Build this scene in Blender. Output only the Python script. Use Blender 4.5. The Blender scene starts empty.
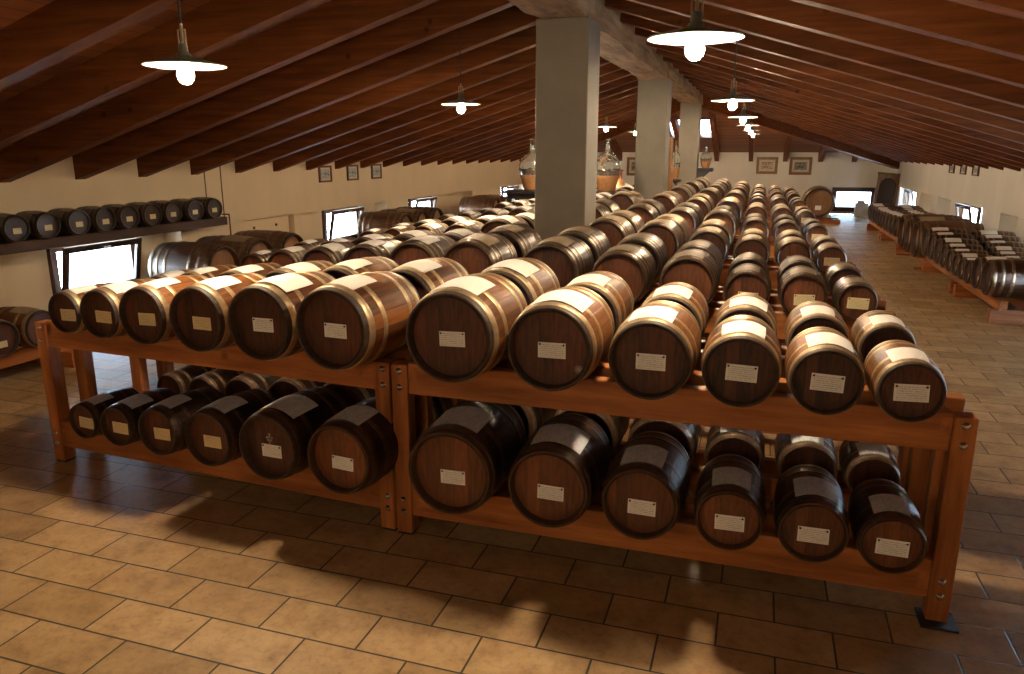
import bpy, bmesh, math, random
from mathutils import Vector, Matrix, noise
random.seed(7)
S = bpy.context.scene
COL = S.collection
PI = math.pi

# ------------------------------------------------------------------ materials
def newmat(name):
    m = bpy.data.materials.new(name); m.use_nodes = True
    nt = m.node_tree; b = nt.nodes['Principled BSDF']
    return m, nt, b
def N(nt, t, **kw):
    n = nt.nodes.new(t)
    for k, v in kw.items():
        if k.startswith('i_'):
            n.inputs[k[2:].replace('_', ' ')].default_value = v
        else:
            setattr(n, k, v)
    return n
def L(nt, a, b): nt.links.new(a, b)
def ramp(nt, fac, cols):
    r = nt.nodes.new('ShaderNodeValToRGB'); e = r.color_ramp.elements
    while len(e) < len(cols): e.new(0.5)
    for i, (p, c) in enumerate(cols):
        e[i].position = p; e[i].color = (*c, 1)
    L(nt, fac, r.inputs['Fac']); return r
def mixc(nt, fac, a, b, mode='MIX'):
    m = nt.nodes.new('ShaderNodeMix'); m.data_type = 'RGBA'; m.blend_type = mode
    for v, i in ((fac, 0), (a, 6), (b, 7)):
        if hasattr(v, 'links') or hasattr(v, 'is_output'): L(nt, v, m.inputs[i])
        elif i == 0: m.inputs[0].default_value = v
        else: m.inputs[i].default_value = (*v, 1)
    return m.outputs[2]
def math_(nt, op, a, b=None):
    m = nt.nodes.new('ShaderNodeMath'); m.operation = op
    for v, i in ((a, 0), (b, 1)):
        if v is None: continue
        if hasattr(v, 'is_output'): L(nt, v, m.inputs[i])
        else: m.inputs[i].default_value = v
    return m.outputs[0]
def bump(nt, b, h, strength=.3, dist=.01):
    n = nt.nodes.new('ShaderNodeBump'); n.inputs['Strength'].default_value = strength
    n.inputs['Distance'].default_value = dist
    L(nt, h, n.inputs['Height']); L(nt, n.outputs[0], b.inputs['Normal'])
def scaled_noise(nt, coord, scale, s=1.0, detail=6, rough=.6):
    mp = nt.nodes.new('ShaderNodeMapping'); mp.inputs['Scale'].default_value = scale
    L(nt, coord, mp.inputs['Vector'])
    n = nt.nodes.new('ShaderNodeTexNoise'); n.inputs['Scale'].default_value = s
    n.inputs['Detail'].default_value = detail; n.inputs['Roughness'].default_value = rough
    L(nt, mp.outputs[0], n.inputs['Vector']); return n.outputs['Fac']

def wood(name, dark, light, rough=.5, grain=(2, 2, 30), knots=True, var=.25, spec=.4):
    """grain: noise stretch; long axis has the low number"""
    m, nt, b = newmat(name)
    tc = N(nt, 'ShaderNodeTexCoord').outputs['Object']
    oi = N(nt, 'ShaderNodeObjectInfo')
    ad = nt.nodes.new('ShaderNodeVectorMath'); ad.operation = 'ADD'
    mul = nt.nodes.new('ShaderNodeVectorMath'); mul.operation = 'SCALE'; mul.inputs['Scale'].default_value = 7.3
    cmb = N(nt, 'ShaderNodeCombineXYZ')
    for i in range(3): L(nt, oi.outputs['Random'], cmb.inputs[i])
    L(nt, cmb.outputs[0], mul.inputs[0]); L(nt, tc, ad.inputs[0]); L(nt, mul.outputs[0], ad.inputs[1])
    g = scaled_noise(nt, ad.outputs[0], grain, 1.0, 7, .62)
    c = ramp(nt, g, [(.28, dark), (.72, light)]).outputs[0]
    big = scaled_noise(nt, ad.outputs[0], (3, 3, 3), 1.0, 3, .5)
    c = mixc(nt, math_(nt, 'MULTIPLY', big, .5), c, tuple(x * .55 for x in dark), 'MIX')
    if knots:
        v = nt.nodes.new('ShaderNodeTexVoronoi'); v.inputs['Scale'].default_value = 2.6
        L(nt, ad.outputs[0], v.inputs['Vector'])
        k = ramp(nt, v.outputs['Distance'], [(.03, (1, 1, 1)), (.10, (0, 0, 0))]).outputs[0]
        c = mixc(nt, math_(nt, 'MULTIPLY', k, .75), c, tuple(x * .35 for x in dark))
    val = math_(nt, 'MULTIPLY_ADD' if False else 'MULTIPLY', oi.outputs['Random'], var)
    val = math_(nt, 'ADD', val, 1 - var / 2)
    hs = N(nt, 'ShaderNodeHueSaturation'); L(nt, val, hs.inputs['Value']); L(nt, c, hs.inputs['Color'])
    L(nt, hs.outputs[0], b.inputs['Base Color'])
    b.inputs['Roughness'].default_value = rough; b.inputs['Specular IOR Level'].default_value = spec
    bump(nt, b, g, .25, .01)
    return m

def stave_mat(name, dark, light, rough, nst=18, var=.35, coat=0.0):
    """barrel body: staves told apart by angle round the local Y axis"""
    m, nt, b = newmat(name)
    tc = N(nt, 'ShaderNodeTexCoord').outputs['Object']
    sx = N(nt, 'ShaderNodeSeparateXYZ'); L(nt, tc, sx.inputs[0])
    ang = math_(nt, 'ARCTAN2', sx.outputs['Z'], sx.outputs['X'])
    a = math_(nt, 'MULTIPLY', ang, nst / (2 * PI))
    fr = math_(nt, 'FRACT', math_(nt, 'ADD', a, 50.0))
    fl = math_(nt, 'FLOOR', math_(nt, 'ADD', a, 50.0))
    oi = N(nt, 'ShaderNodeObjectInfo')
    cm = N(nt, 'ShaderNodeCombineXYZ'); L(nt, fl, cm.inputs[0]); L(nt, oi.outputs['Random'], cm.inputs[1])
    wn = nt.nodes.new('ShaderNodeTexWhiteNoise'); L(nt, cm.outputs[0], wn.inputs['Vector'])
    g = scaled_noise(nt, tc, (9, 2.0, 9), 1.0, 6, .65)
    f = math_(nt, 'ADD', math_(nt, 'MULTIPLY', g, .75), math_(nt, 'MULTIPLY', wn.outputs['Value'], .3))
    c = ramp(nt, f, [(.3, dark), (.8, light)]).outputs[0]
    e = math_(nt, 'ABSOLUTE', math_(nt, 'SUBTRACT', fr, .5))
    edge = ramp(nt, e, [(.462, (0, 0, 0)), (.492, (1, 1, 1))]).outputs[0]
    c = mixc(nt, math_(nt, 'MULTIPLY', edge, .7), c, tuple(x * .3 for x in dark))
    val = math_(nt, 'ADD', math_(nt, 'MULTIPLY', oi.outputs['Random'], var), 1 - var / 2)
    hs = N(nt, 'ShaderNodeHueSaturation'); L(nt, val, hs.inputs['Value']); L(nt, c, hs.inputs['Color'])
    L(nt, hs.outputs[0], b.inputs['Base Color'])
    b.inputs['Roughness'].default_value = rough
    b.inputs['Coat Weight'].default_value = coat; b.inputs['Coat Roughness'].default_value = .25
    bump(nt, b, math_(nt, 'SUBTRACT', g, math_(nt, 'MULTIPLY', edge, 1.5)), .25, .02)
    return m

def head_mat(name, dark, light, rough=.5, var=.4):
    """barrel head: vertical boards of uneven width"""
    m, nt, b = newmat(name)
    tc = N(nt, 'ShaderNodeTexCoord').outputs['Object']
    oi = N(nt, 'ShaderNodeObjectInfo')
    sx = N(nt, 'ShaderNodeSeparateXYZ'); L(nt, tc, sx.inputs[0])
    a = math_(nt, 'ADD', math_(nt, 'MULTIPLY', sx.outputs['X'], 3.3), math_(nt, 'MULTIPLY', oi.outputs['Random'], 9.0))
    a = math_(nt, 'ADD', a, 20.0)
    fr = math_(nt, 'FRACT', a); fl = math_(nt, 'FLOOR', a)
    wn = nt.nodes.new('ShaderNodeTexWhiteNoise'); wn.noise_dimensions = '1D'; L(nt, fl, wn.inputs['W'])
    g = scaled_noise(nt, tc, (14, 3, 2.2), 1.0, 7, .65)
    f = math_(nt, 'ADD', math_(nt, 'MULTIPLY', g, .8), math_(nt, 'MULTIPLY', wn.outputs['Value'], .28))
    c = ramp(nt, f, [(.3, dark), (.85, light)]).outputs[0]
    e = math_(nt, 'ABSOLUTE', math_(nt, 'SUBTRACT', fr, .5))
    edge = ramp(nt, e, [(.475, (0, 0, 0)), (.495, (1, 1, 1))]).outputs[0]
    c = mixc(nt, math_(nt, 'MULTIPLY', edge, .55), c, tuple(x * .4 for x in dark))
    val = math_(nt, 'ADD', math_(nt, 'MULTIPLY', oi.outputs['Random'], var), 1 - var / 2)
    hs = N(nt, 'ShaderNodeHueSaturation'); L(nt, val, hs.inputs['Value']); L(nt, c, hs.inputs['Color'])
    L(nt, hs.outputs[0], b.inputs['Base Color'])
    b.inputs['Roughness'].default_value = rough
    bump(nt, b, g, .2, .02)
    return m

def plain(name, col, rough=.5, metal=0.0, nz=.15, nscale=6.0, spec=.5):
    m, nt, b = newmat(name)
    tc = N(nt, 'ShaderNodeTexCoord').outputs['Object']
    g = scaled_noise(nt, tc, (1, 1, 1), nscale, 5, .6)
    c = ramp(nt, g, [(.25, tuple(x * (1 - nz) for x in col)), (.75, tuple(min(1, x * (1 + nz)) for x in col))]).outputs[0]
    L(nt, c, b.inputs['Base Color'])
    b.inputs['Roughness'].default_value = rough; b.inputs['Metallic'].default_value = metal
    b.inputs['Specular IOR Level'].default_value = spec
    return m

def label_mat(name, col, ink):
    """paper with small rows of type and a table grid"""
    m, nt, b = newmat(name)
    tc = N(nt, 'ShaderNodeTexCoord').outputs['Generated']
    sx = N(nt, 'ShaderNodeSeparateXYZ'); L(nt, tc, sx.inputs[0])
    rows = math_(nt, 'FRACT', math_(nt, 'MULTIPLY', sx.outputs['Z'], 8.0))
    rl = math_(nt, 'GREATER_THAN', rows, .5)
    mp = N(nt, 'ShaderNodeMapping'); mp.inputs['Scale'].default_value = (26, 1, 8)
    L(nt, tc, mp.inputs[0])
    n = N(nt, 'ShaderNodeTexNoise'); n.inputs['Scale'].default_value = 1.6; n.inputs['Detail'].default_value = 2
    L(nt, mp.outputs[0], n.inputs['Vector'])
    w = math_(nt, 'GREATER_THAN', n.outputs['Fac'], .5)
    t = math_(nt, 'MULTIPLY', rl, w)
    inx = math_(nt, 'LESS_THAN', math_(nt, 'ABSOLUTE', math_(nt, 'SUBTRACT', sx.outputs['X'], .5)), .43)
    inz = math_(nt, 'LESS_THAN', math_(nt, 'ABSOLUTE', math_(nt, 'SUBTRACT', sx.outputs['Z'], .5)), .42)
    t = math_(nt, 'MULTIPLY', t, math_(nt, 'MULTIPLY', inx, inz))
    c = mixc(nt, math_(nt, 'MULTIPLY', t, .55), col, ink)
    L(nt, c, b.inputs['Base Color']); b.inputs['Roughness'].default_value = .7
    return m

M = {}
M['rack'] = wood('rack_pine', (.20, .055, .015), (.78, .29, .085), .45, (1.1, 13, 13), var=.25)
M['rack_post'] = wood('rack_pine_upright', (.20, .055, .015), (.78, .29, .085), .45, (13, 13, 1.1), var=.25)
M['rack_end'] = wood('rack_pine_depth', (.20, .055, .015), (.78, .29, .085), .45, (13, 1.1, 13), var=.25)
M['roof_x'] = wood('rafter_wood', (.085, .024, .006), (.26, .078, .018), .6, (1.0, 16, 16), var=.25, spec=.15)
M['roof_y'] = wood('rafter_wood_long', (.085, .024, .006), (.26, .078, .018), .6, (16, 1.0, 16), var=.2, spec=.15)
M['ridge'] = wood('old_hewn_beam', (.15, .075, .028), (.66, .40, .19), .8, (9, .9, 11), var=.1)
M['staves'] = stave_mat('oak_staves', (.060, .018, .004), (.27, .092, .018), .45, 18, .4, .08)
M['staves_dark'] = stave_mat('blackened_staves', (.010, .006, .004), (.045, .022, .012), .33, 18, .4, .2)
M['staves_brown'] = stave_mat('brown_staves', (.030, .011, .004), (.115, .040, .013), .32, 18, .5, .2)
M['staves_big'] = stave_mat('barrique_staves', (.10, .045, .022), (.26, .13, .07), .45, 26, .3, .1)
M['head'] = head_mat('dark_head', (.022, .007, .004), (.17, .050, .025), .45)
M['head_red'] = head_mat('reddish_head', (.06, .018, .008), (.27, .088, .030), .45)
M['head_pale'] = head_mat('pale_head', (.20, .095, .04), (.40, .21, .10), .5)
M['rim'] = plain('chime_wood', (.050, .028, .020), .55, 0, .7, 7)
M['rim_b'] = plain('chime_wood_brown', (.058, .025, .012), .5, 0, .5, 9)
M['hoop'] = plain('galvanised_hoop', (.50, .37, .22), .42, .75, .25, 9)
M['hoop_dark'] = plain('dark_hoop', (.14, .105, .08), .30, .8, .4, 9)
M['hoop_mid'] = plain('worn_hoop', (.26, .185, .115), .36, .8, .4, 9)
M['paper'] = plain('white_paper', (.84, .80, .75), .65, 0, .04, 20)
M['paper_old'] = plain('worn_paper', (.64, .69, .74), .6, 0, .25, 12)  # bluish sky light on the lower covers is put into this paper colour
M['paper_tan'] = plain('aged_paper', (.42, .31, .19), .6, 0, .15, 12)
M['lab_white'] = label_mat('white_label', (.92, .93, .93), (.12, .12, .12))
M['lab_yellow'] = label_mat('yellowed_label', (.80, .68, .40), (.25, .18, .08))
M['pin'] = plain('black_pin', (.02, .02, .02), .4)
M['steel'] = plain('bolt_steel', (.75, .76, .78), .25, 1, .1)
M['black'] = plain('black_rubber', (.015, .012, .010), .8)
M['chalk'] = plain('chalk_mark', (.45, .38, .32), .8)
M['winframe'] = wood('window_wood', (.045, .018, .010), (.10, .045, .022), .4, (8, 8, 8), knots=False)
M['wingrey'] = plain('weathered_grey_frame', (.28, .31, .31), .5)
M['pillar'] = plain('grey_plaster', (.255, .225, .185), .85, 0, .10, 3)
M['pillar_warm'] = M['pillar']
M['shade_top'] = plain('enamel_grey', (.16, .17, .13), .35, .1)
M['shade_in'] = plain('enamel_white', (.92, .92, .92), .35)
M['cable'] = plain('black_cable', (.012, .012, .012), .5)
M['brass'] = plain('lamp_fitting', (.30, .23, .13), .35, .7)
M['wicker'] = plain('straw_sleeve', (.46, .22, .09), .8, 0, .3, 40)
M['table'] = plain('dark_table', (.035, .030, .032), .35, 0, .3)
M['shelf_wood'] = wood('shelf_wood', (.030, .012, .007), (.095, .036, .018), .5, (14, 1.0, 14), var=.1)
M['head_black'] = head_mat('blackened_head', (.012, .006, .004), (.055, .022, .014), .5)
M['frame_gold'] = wood('picture_frame_wood', (.17, .075, .025), (.38, .18, .06), .4, (9, 9, 9), knots=False)
M['frame_dark'] = wood('small_frame_wood', (.10, .035, .018), (.20, .075, .04), .4, (9, 9, 9), knots=False)
M['mount'] = plain('picture_mount', (.62, .52, .38), .7)
M['panel'] = wood('old_panel_wood', (.10, .045, .02), (.26, .13, .06), .85, (12, 12, 1.5), knots=False)
M['panel_in'] = plain('dark_arch_inset', (.035, .018, .010), .9, spec=.1)
M['stone'] = plain('pale_stone', (.58, .58, .55), .8)
M['copper'] = plain('copper', (.40, .17, .07), .45, .6)
M['rod'] = plain('rusty_rod', (.16, .085, .05), .5, .6)

# glass
m, nt, b = newmat('demijohn_glass')
b.inputs['Base Color'].default_value = (.90, .93, .86, 1); b.inputs['Roughness'].default_value = .04
b.inputs['Transmission Weight'].default_value = .88; b.inputs['IOR'].default_value = 1.18
M['glass'] = m
m, nt, b = newmat('window_glass')
b.inputs['Base Color'].default_value = (.96, .98, 1, 1); b.inputs['Roughness'].default_value = 0
b.inputs['Transmission Weight'].default_value = 1; b.inputs['IOR'].default_value = 1.02
M['pane'] = m
# bulb
m, nt, b = newmat('lit_bulb')
b.inputs['Emission Color'].default_value = (1, .80, .52, 1); b.inputs['Emission Strength'].default_value = 60
b.inputs['Base Color'].default_value = (1, .9, .8, 1)
M['bulb'] = m
# pictures (generic, blotches of colour)
def pic_mat(name, cols, sc):
    m, nt, b = newmat(name)
    tc = N(nt, 'ShaderNodeTexCoord').outputs['Generated']
    n = scaled_noise(nt, tc, (sc, 1, sc), 1.0, 4, .6)
    c = ramp(nt, n, cols).outputs[0]
    L(nt, c, b.inputs['Base Color']); b.inputs['Roughness'].default_value = .15
    return m
M['pic_a'] = pic_mat('picture_group', [(.35, (.10, .05, .04)), (.48, (.45, .20, .14)), (.58, (.75, .66, .55)), (.7, (.15, .12, .10))], 5)
M['pic_b'] = pic_mat('picture_dark', [(.35, (.06, .05, .05)), (.5, (.18, .15, .12)), (.62, (.4, .36, .3))], 4)
M['pic_c'] = pic_mat('picture_landscape', [(.3, (.10, .12, .13)), (.45, (.30, .36, .42)), (.55, (.6, .62, .62)), (.7, (.30, .17, .08))], 3)

# plaster walls
def plaster(name, col):
    m, nt, b = newmat(name)
    tc = N(nt, 'ShaderNodeTexCoord').outputs['Object']
    g = scaled_noise(nt, tc, (1, 1, .35), 1.3, 6, .6)
    c = ramp(nt, g, [(.3, tuple(x * .90 for x in col)), (.7, col)]).outputs[0]
    L(nt, c, b.inputs['Base Color']); b.inputs['Roughness'].default_value = .9
    f = scaled_noise(nt, tc, (1, 1, 1), 30, 4, .6); bump(nt, b, f, .12, .01)
    return m
M['plaster'] = plaster('cream_plaster', (.82, .66, .46))
M['plaster_white'] = plaster('white_plaster', (.92, .88, .81))

# floor tiles
m, nt, b = newmat('floor_tiles')
tc = N(nt, 'ShaderNodeTexCoord').outputs['Object']
mp = N(nt, 'ShaderNodeMapping'); mp.vector_type = 'POINT'
mp.inputs['Location'].default_value = (-.432, -.176, 0)
L(nt, tc, mp.inputs[0])
br = N(nt, 'ShaderNodeTexBrick'); br.offset = .5; br.squash = 1
br.inputs['Scale'].default_value = 1; br.inputs['Brick Width'].default_value = .472
br.inputs['Row Height'].default_value = .244; br.inputs['Mortar Size'].default_value = .0052
br.inputs['Mortar Smooth'].default_value = .25; br.inputs['Bias'].default_value = 0
br.inputs['Color1'].default_value = (0, 0, 0, 1); br.inputs['Color2'].default_value = (1, 1, 1, 1)
br.inputs['Mortar'].default_value = (.5, .5, .5, 1)
L(nt, mp.outputs[0], br.inputs['Vector'])
tone = ramp(nt, br.outputs['Color'], [(0, (.45, .285, .13)), (.5, (.56, .365, .175)), (1, (.66, .445, .23))]).outputs[0]
g = scaled_noise(nt, tc, (1, 1, 1), 5, 8, .68)
stain = ramp(nt, g, [(.30, (.42, .36, .30)), (.46, (.80, .75, .70)), (.62, (1.0, 1.0, 1.0))]).outputs[0]
c = mixc(nt, .8, tone, stain, 'MULTIPLY')
g2 = scaled_noise(nt, tc, (1, 1, 1), 26, 5, .7)
sp = ramp(nt, g2, [(.30, (.55, .50, .45)), (.5, (1, 1, 1))]).outputs[0]
c = mixc(nt, .6, c, sp, 'MULTIPLY')
c = mixc(nt, br.outputs['Fac'], c, (.055, .038, .024))
L(nt, c, b.inputs['Base Color'])
rr = N(nt, 'ShaderNodeMapRange'); rr.inputs['To Min'].default_value = .36; rr.inputs['To Max'].default_value = .58
L(nt, g, rr.inputs['Value']); L(nt, rr.outputs[0], b.inputs['Roughness'])
hh = math_(nt, 'ADD', math_(nt, 'MULTIPLY', br.outputs['Fac'], -1.0), math_(nt, 'MULTIPLY', g, .35))
bump(nt, b, hh, .45, .006)
M['floor'] = m

# roof boards: narrow boards along one axis
def boards(name, axis):
    m, nt, b = newmat(name)
    tc = N(nt, 'ShaderNodeTexCoord').outputs['Object']
    sx = N(nt, 'ShaderNodeSeparateXYZ'); L(nt, tc, sx.inputs[0])
    a = math_(nt, 'ADD', math_(nt, 'MULTIPLY', sx.outputs['X' if axis == 'y' else 'Y'], 7.5), 300.0)
    fr = math_(nt, 'FRACT', a); fl = math_(nt, 'FLOOR', a)
    wn = N(nt, 'ShaderNodeTexWhiteNoise'); wn.noise_dimensions = '1D'; L(nt, fl, wn.inputs['W'])
    g = scaled_noise(nt, tc, (14, 1, 14) if axis == 'y' else (1, 14, 14), 1.0, 6, .6)
    f = math_(nt, 'ADD', math_(nt, 'MULTIPLY', g, .7), math_(nt, 'MULTIPLY', wn.outputs['Value'], .3))
    c = ramp(nt, f, [(.3, (.15, .045, .015)), (.8, (.34, .115, .040))]).outputs[0]
    e = math_(nt, 'ABSOLUTE', math_(nt, 'SUBTRACT', fr, .5))
    ed = ramp(nt, e, [(.45, (0, 0, 0)), (.49, (1, 1, 1))]).outputs[0]
    c = mixc(nt, math_(nt, 'MULTIPLY', ed, .8), c, (.02, .008, .004))
    L(nt, c, b.inputs['Base Color']); b.inputs['Roughness'].default_value = .5
    return m
M['boards_y'] = boards('roof_boards_long', 'y')
M['boards_x'] = boards('roof_boards_cross', 'x')

# ------------------------------------------------------------------ mesh helpers
class MB:
    def __init__(s): s.v = []; s.f = []; s.mi = []; s.sm = []
    def add(s, vs, fs, mi=0, smooth=False):
        o = len(s.v); s.v += [tuple(v) for v in vs]
        for f in fs: s.f.append([i + o for i in f]); s.mi.append(mi); s.sm.append(smooth)
        return s
    def box(s, x0, x1, y0, y1, z0, z1, mi=0, bev=0.0, rot=None, org=None):
        if bev <= 0:
            vs = [(x, y, z) for x in (x0, x1) for y in (y0, y1) for z in (z0, z1)]
            fs = [(0, 1, 3, 2), (4, 6, 7, 5), (0, 4, 5, 1), (2, 3, 7, 6), (0, 2, 6, 4), (1, 5, 7, 3)]
        else:
            bm = bmesh.new(); bmesh.ops.create_cube(bm, size=1)
            for v in bm.verts:
                v.co = Vector(((x0 + x1) / 2 + v.co.x * (x1 - x0), (y0 + y1) / 2 + v.co.y * (y1 - y0), (z0 + z1) / 2 + v.co.z * (z1 - z0)))
            bmesh.ops.bevel(bm, geom=bm.edges[:], offset=bev, segments=2, affect='EDGES', profile=.5)
            bm.verts.index_update()
            vs = [v.co.copy() for v in bm.verts]; fs = [[v.index for v in f.verts] for f in bm.faces]; bm.free()
        if rot is not None:
            vs = [rot @ (Vector(v) - Vector(org)) + Vector(org) for v in vs]
        return s.add(vs, fs, mi)
    def lathe(s, prof, seg=32, axis='z', cen=(0, 0, 0), mi=0, smooth=True, capa=False, capb=False, mis=None):
        vs = []; fs = []
        n = len(prof)
        for k in range(seg):
            a = 2 * PI * k / seg; ca, sa = math.cos(a), math.sin(a)
            for (r, h) in prof:
                if axis == 'z': p = (r * ca, r * sa, h)
                elif axis == 'y': p = (r * ca, h, r * sa)
                else: p = (h, r * ca, r * sa)
                vs.append((p[0] + cen[0], p[1] + cen[1], p[2] + cen[2]))
        for i in range(n - 1):
            ff = []
            for k in range(seg):
                k2 = (k + 1) % seg
                q = (k * n + i, k2 * n + i, k2 * n + i + 1, k * n + i + 1)
                ff.append(q if axis != 'y' else q[::-1])
            s_o = len(s.v)
            fs.append((ff, mis[i] if mis else mi))
        o = len(s.v); s.v += vs
        for ff, mm in fs:
            for f in ff: s.f.append([i + o for i in f]); s.mi.append(mm); s.sm.append(smooth)
        if capa: s.f.append([o + k * n for k in range(seg)]); s.mi.append(mis[0] if mis else mi); s.sm.append(False)
        if capb: s.f.append([o + k * n + n - 1 for k in range(seg)]); s.mi.append(mis[-1] if mis else mi); s.sm.append(False)
        return s
    def tube(s, p0, p1, r, seg=8, mi=0):
        p0 = Vector(p0); p1 = Vector(p1); d = (p1 - p0).normalized()
        u = d.orthogonal().normalized(); w = d.cross(u)
        vs = []
        for p in (p0, p1):
            for k in range(seg):
                a = 2 * PI * k / seg; vs.append(p + (u * math.cos(a) + w * math.sin(a)) * r)
        fs = [(k, (k + 1) % seg, (k + 1) % seg + seg, k + seg) for k in range(seg)] + [tuple(range(seg))[::-1], tuple(range(seg, 2 * seg))]
        return s.add(vs, fs, mi, False)
    def mesh(s, name, mats):
        me = bpy.data.meshes.new(name); me.from_pydata(s.v, [], s.f)
        for m in (mats if isinstance(mats, (list, tuple)) else [mats]): me.materials.append(m)
        me.polygons.foreach_set('material_index', s.mi)
        me.polygons.foreach_set('use_smooth', s.sm)
        bm = bmesh.new(); bm.from_mesh(me); bmesh.ops.recalc_face_normals(bm, faces=bm.faces); bm.to_mesh(me); bm.free()
        me.update(); return me
    def build(s, name, mats, parent=None, loc=(0, 0, 0)):
        return link(name, s.mesh(name, mats), parent, loc)

def link(name, me, parent=None, loc=(0, 0, 0)):
    o = bpy.data.objects.new(name, me); COL.objects.link(o); o.location = loc
    if parent: o.parent = parent
    return o
def tag(o, label=None, cat=None, group=None, kind=None):
    if label: o['label'] = label
    if cat: o['category'] = cat
    if group: o['group'] = group
    if kind: o['kind'] = kind
    return o
def empty(name, loc, label=None, cat=None, group=None, kind=None, rz=0):
    o = bpy.data.objects.new(name, None); COL.objects.link(o); o.location = loc; o.rotation_euler = (0, 0, rz)
    o.empty_display_size = .1
    return tag(o, label, cat, group, kind)
def copy_tree(o, parent=None):
    c = o.copy(); COL.objects.link(c)
    if parent: c.parent = parent
    for ch in list(o.children): copy_tree(ch, c)
    return c

# ------------------------------------------------------------------ the room
XL, XR, YB, YF = -7.67, 4.07, 26.8, -7.0
XC = -1.8; SL = .304; ZE = 1.98           # eave height of the boards at the walls
YH = YB - (XR - XC)                         # where the hips meet the ridge
def zroof(x): return ZE + SL * ((XR - x) if x > XC else (x - XL))

fl = MB(); fl.add([(XL - .4, YF - .3, 0), (XR + .4, YF - .3, 0), (XR + .4, YB + .3, 0), (XL - .4, YB + .3, 0)], [(0, 1, 2, 3)])
fl.box(XL - .4, XR + .4, YF - .3, YB + .3, -.12, -.001)
tag(fl.build('floor', M['floor']), kind='structure')

def side_wall(name, x, out, y0, y1, niches, windows, mat, ztop=ZE + .03, zn=(.14, .945), deep=.28, door=None, keep=None):
    """plaster wall whose inner face is at x; niches (ya, yb) cut deep; windows (ya, yb) pierce the back of a niche"""
    mb = keep or MB()
    if door:
        d0, d1 = door; top = 1.80
        side_wall(name, x, out, y0, d0, [q for q in niches if q[1] <= d0], [q for q in windows if q[1] <= d0], mat, keep=mb)
        side_wall(name, x, out, d1, y1, [q for q in niches if q[0] >= d1], [q for q in windows if q[0] >= d1], mat, keep=mb)
        xo = x + out * (deep + .10)
        mb.box(min(x, xo), max(x, xo), d0, d1, top, ztop)
        return tag(mb.build(name, mat), kind='structure')
    def bx(xa, xb, a, b, z0, z1):
        mb.box(min(xa, xb), max(xa, xb), a, b, z0, z1)
    xs, xm, xo = x, x + out * deep, x + out * (deep + .10)
    bx(xs, xm, y0, y1, 0, zn[0]); bx(xs, xm, y0, y1, zn[1], ztop)
    cur = y0
    for a, b in sorted(niches):
        if a > cur: bx(xs, xm, cur, a, zn[0], zn[1])
        cur = b
    if cur < y1: bx(xs, xm, cur, y1, zn[0], zn[1])
    zw = (.24, .925)
    bx(xm, xo, y0, y1, 0, zw[0]); bx(xm, xo, y0, y1, zw[1], ztop)
    cur = y0
    for a, b in sorted(windows):
        bx(xm, xo, cur, a, zw[0], zw[1]); cur = b
    bx(xm, xo, cur, y1, zw[0], zw[1])
    if keep: return
    return tag(mb.build(name, mat), kind='structure')

WL = [(6.72, 7.95), (12.68, 13.92), (16.45, 17.65), (23.3, 24.5)]
side_wall('wall_left', XL, -1, YF, YB + .38, [(5.9, 8.6), (10.0, 11.35), (11.6, 14.8), (15.3, 20.0), (20.7, 24.9)], WL, M['plaster'])
WR = [(12.4, 13.6), (17.8, 19.05), (24.3, 25.6)]
side_wall('wall_right', XR, 1, YF, YB + .38, [(10.4, 15.45), (16.1, 20.6), (21.3, 22.75), (23.4, 26.0)], WR, M['plaster_white'], door=(6.1, 8.9))

# back wall with one window and a shallow long recess
bw = MB()
zr = .895
bw.box(XL - .4, XR + .4, YB, YB + .12, zr, ZE + .05)
bw.box(XL - .4, .95, YB, YB + .12, 0, zr)
bw.box(XL - .4, XR + .4, YB + .10, YB + .30, zr, ZE)
wbx0, wbx1, wbz0, wbz1 = 2.22, 3.52, -.0, .875
wbz0 = .02
bw.box(.95, wbx0, YB + .12, YB + .24, 0, zr); bw.box(wbx1, XR + .4, YB + .12, YB + .24, 0, zr)
bw.box(wbx0, wbx1, YB + .12, YB + .24, wbz1, zr)
tag(bw.build('wall_back', M['plaster_white']), kind='structure')
fw = MB(); fw.box(XL - .4, XR + .4, YF - .2, YF, 0, 4.0)
tag(fw.build('wall_front', M['plaster']), kind='structure')

# roof: two long slopes and a hipped end with a skylight
root_c = empty('ceiling', (XC, 0, 0), kind='structure')
def cpart(mb, name, mat):
    o = mb.build(name, mat, root_c); o.location = (-XC, 0, 0); return o
T = .10
mb = MB()
def slab(mb, pts):
    n = len(pts)
    vs = pts + [(p[0], p[1], p[2] + T) for p in pts]
    fs = [tuple(range(n)), tuple(range(n, 2 * n))] + [(i, (i + 1) % n, (i + 1) % n + n, i + n) for i in range(n)]
    mb.add(vs, fs)
zr_ = zroof(XC)
e = .45
slab(mb, [(XL - e, YF - .2, ZE - SL * e), (XL - e, YB + e, ZE - SL * e), (XC, YH, zr_), (XC, YF - .2, zr_)])
cpart(mb, 'left_slope_boards', M['boards_y'])
mb = MB()
slab(mb, [(XR + e, YF - .2, ZE - SL * e), (XR + e, YB + e, ZE - SL * e), (XC, YH, zr_), (XC, YF - .2, zr_)])
cpart(mb, 'right_slope_boards', M['boards_y'])
mb = MB()
def zb(y): return ZE + SL * (YB - y)
def hx(y): return (XL + (YB - y), XR - (YB - y))
sy0, sy1, sx0, sx1 = 23.58, 25.26, -1.97, -1.50
a0, a1 = hx(YB + e); b0, b1 = hx(sy1); c0, c1 = hx(sy0)
slab(mb, [(a0, YB + e, zb(YB + e)), (a1, YB + e, zb(YB + e)), (b1, sy1, zb(sy1)), (b0, sy1, zb(sy1))])
sx2, sx3 = -2.85, -2.38
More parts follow.
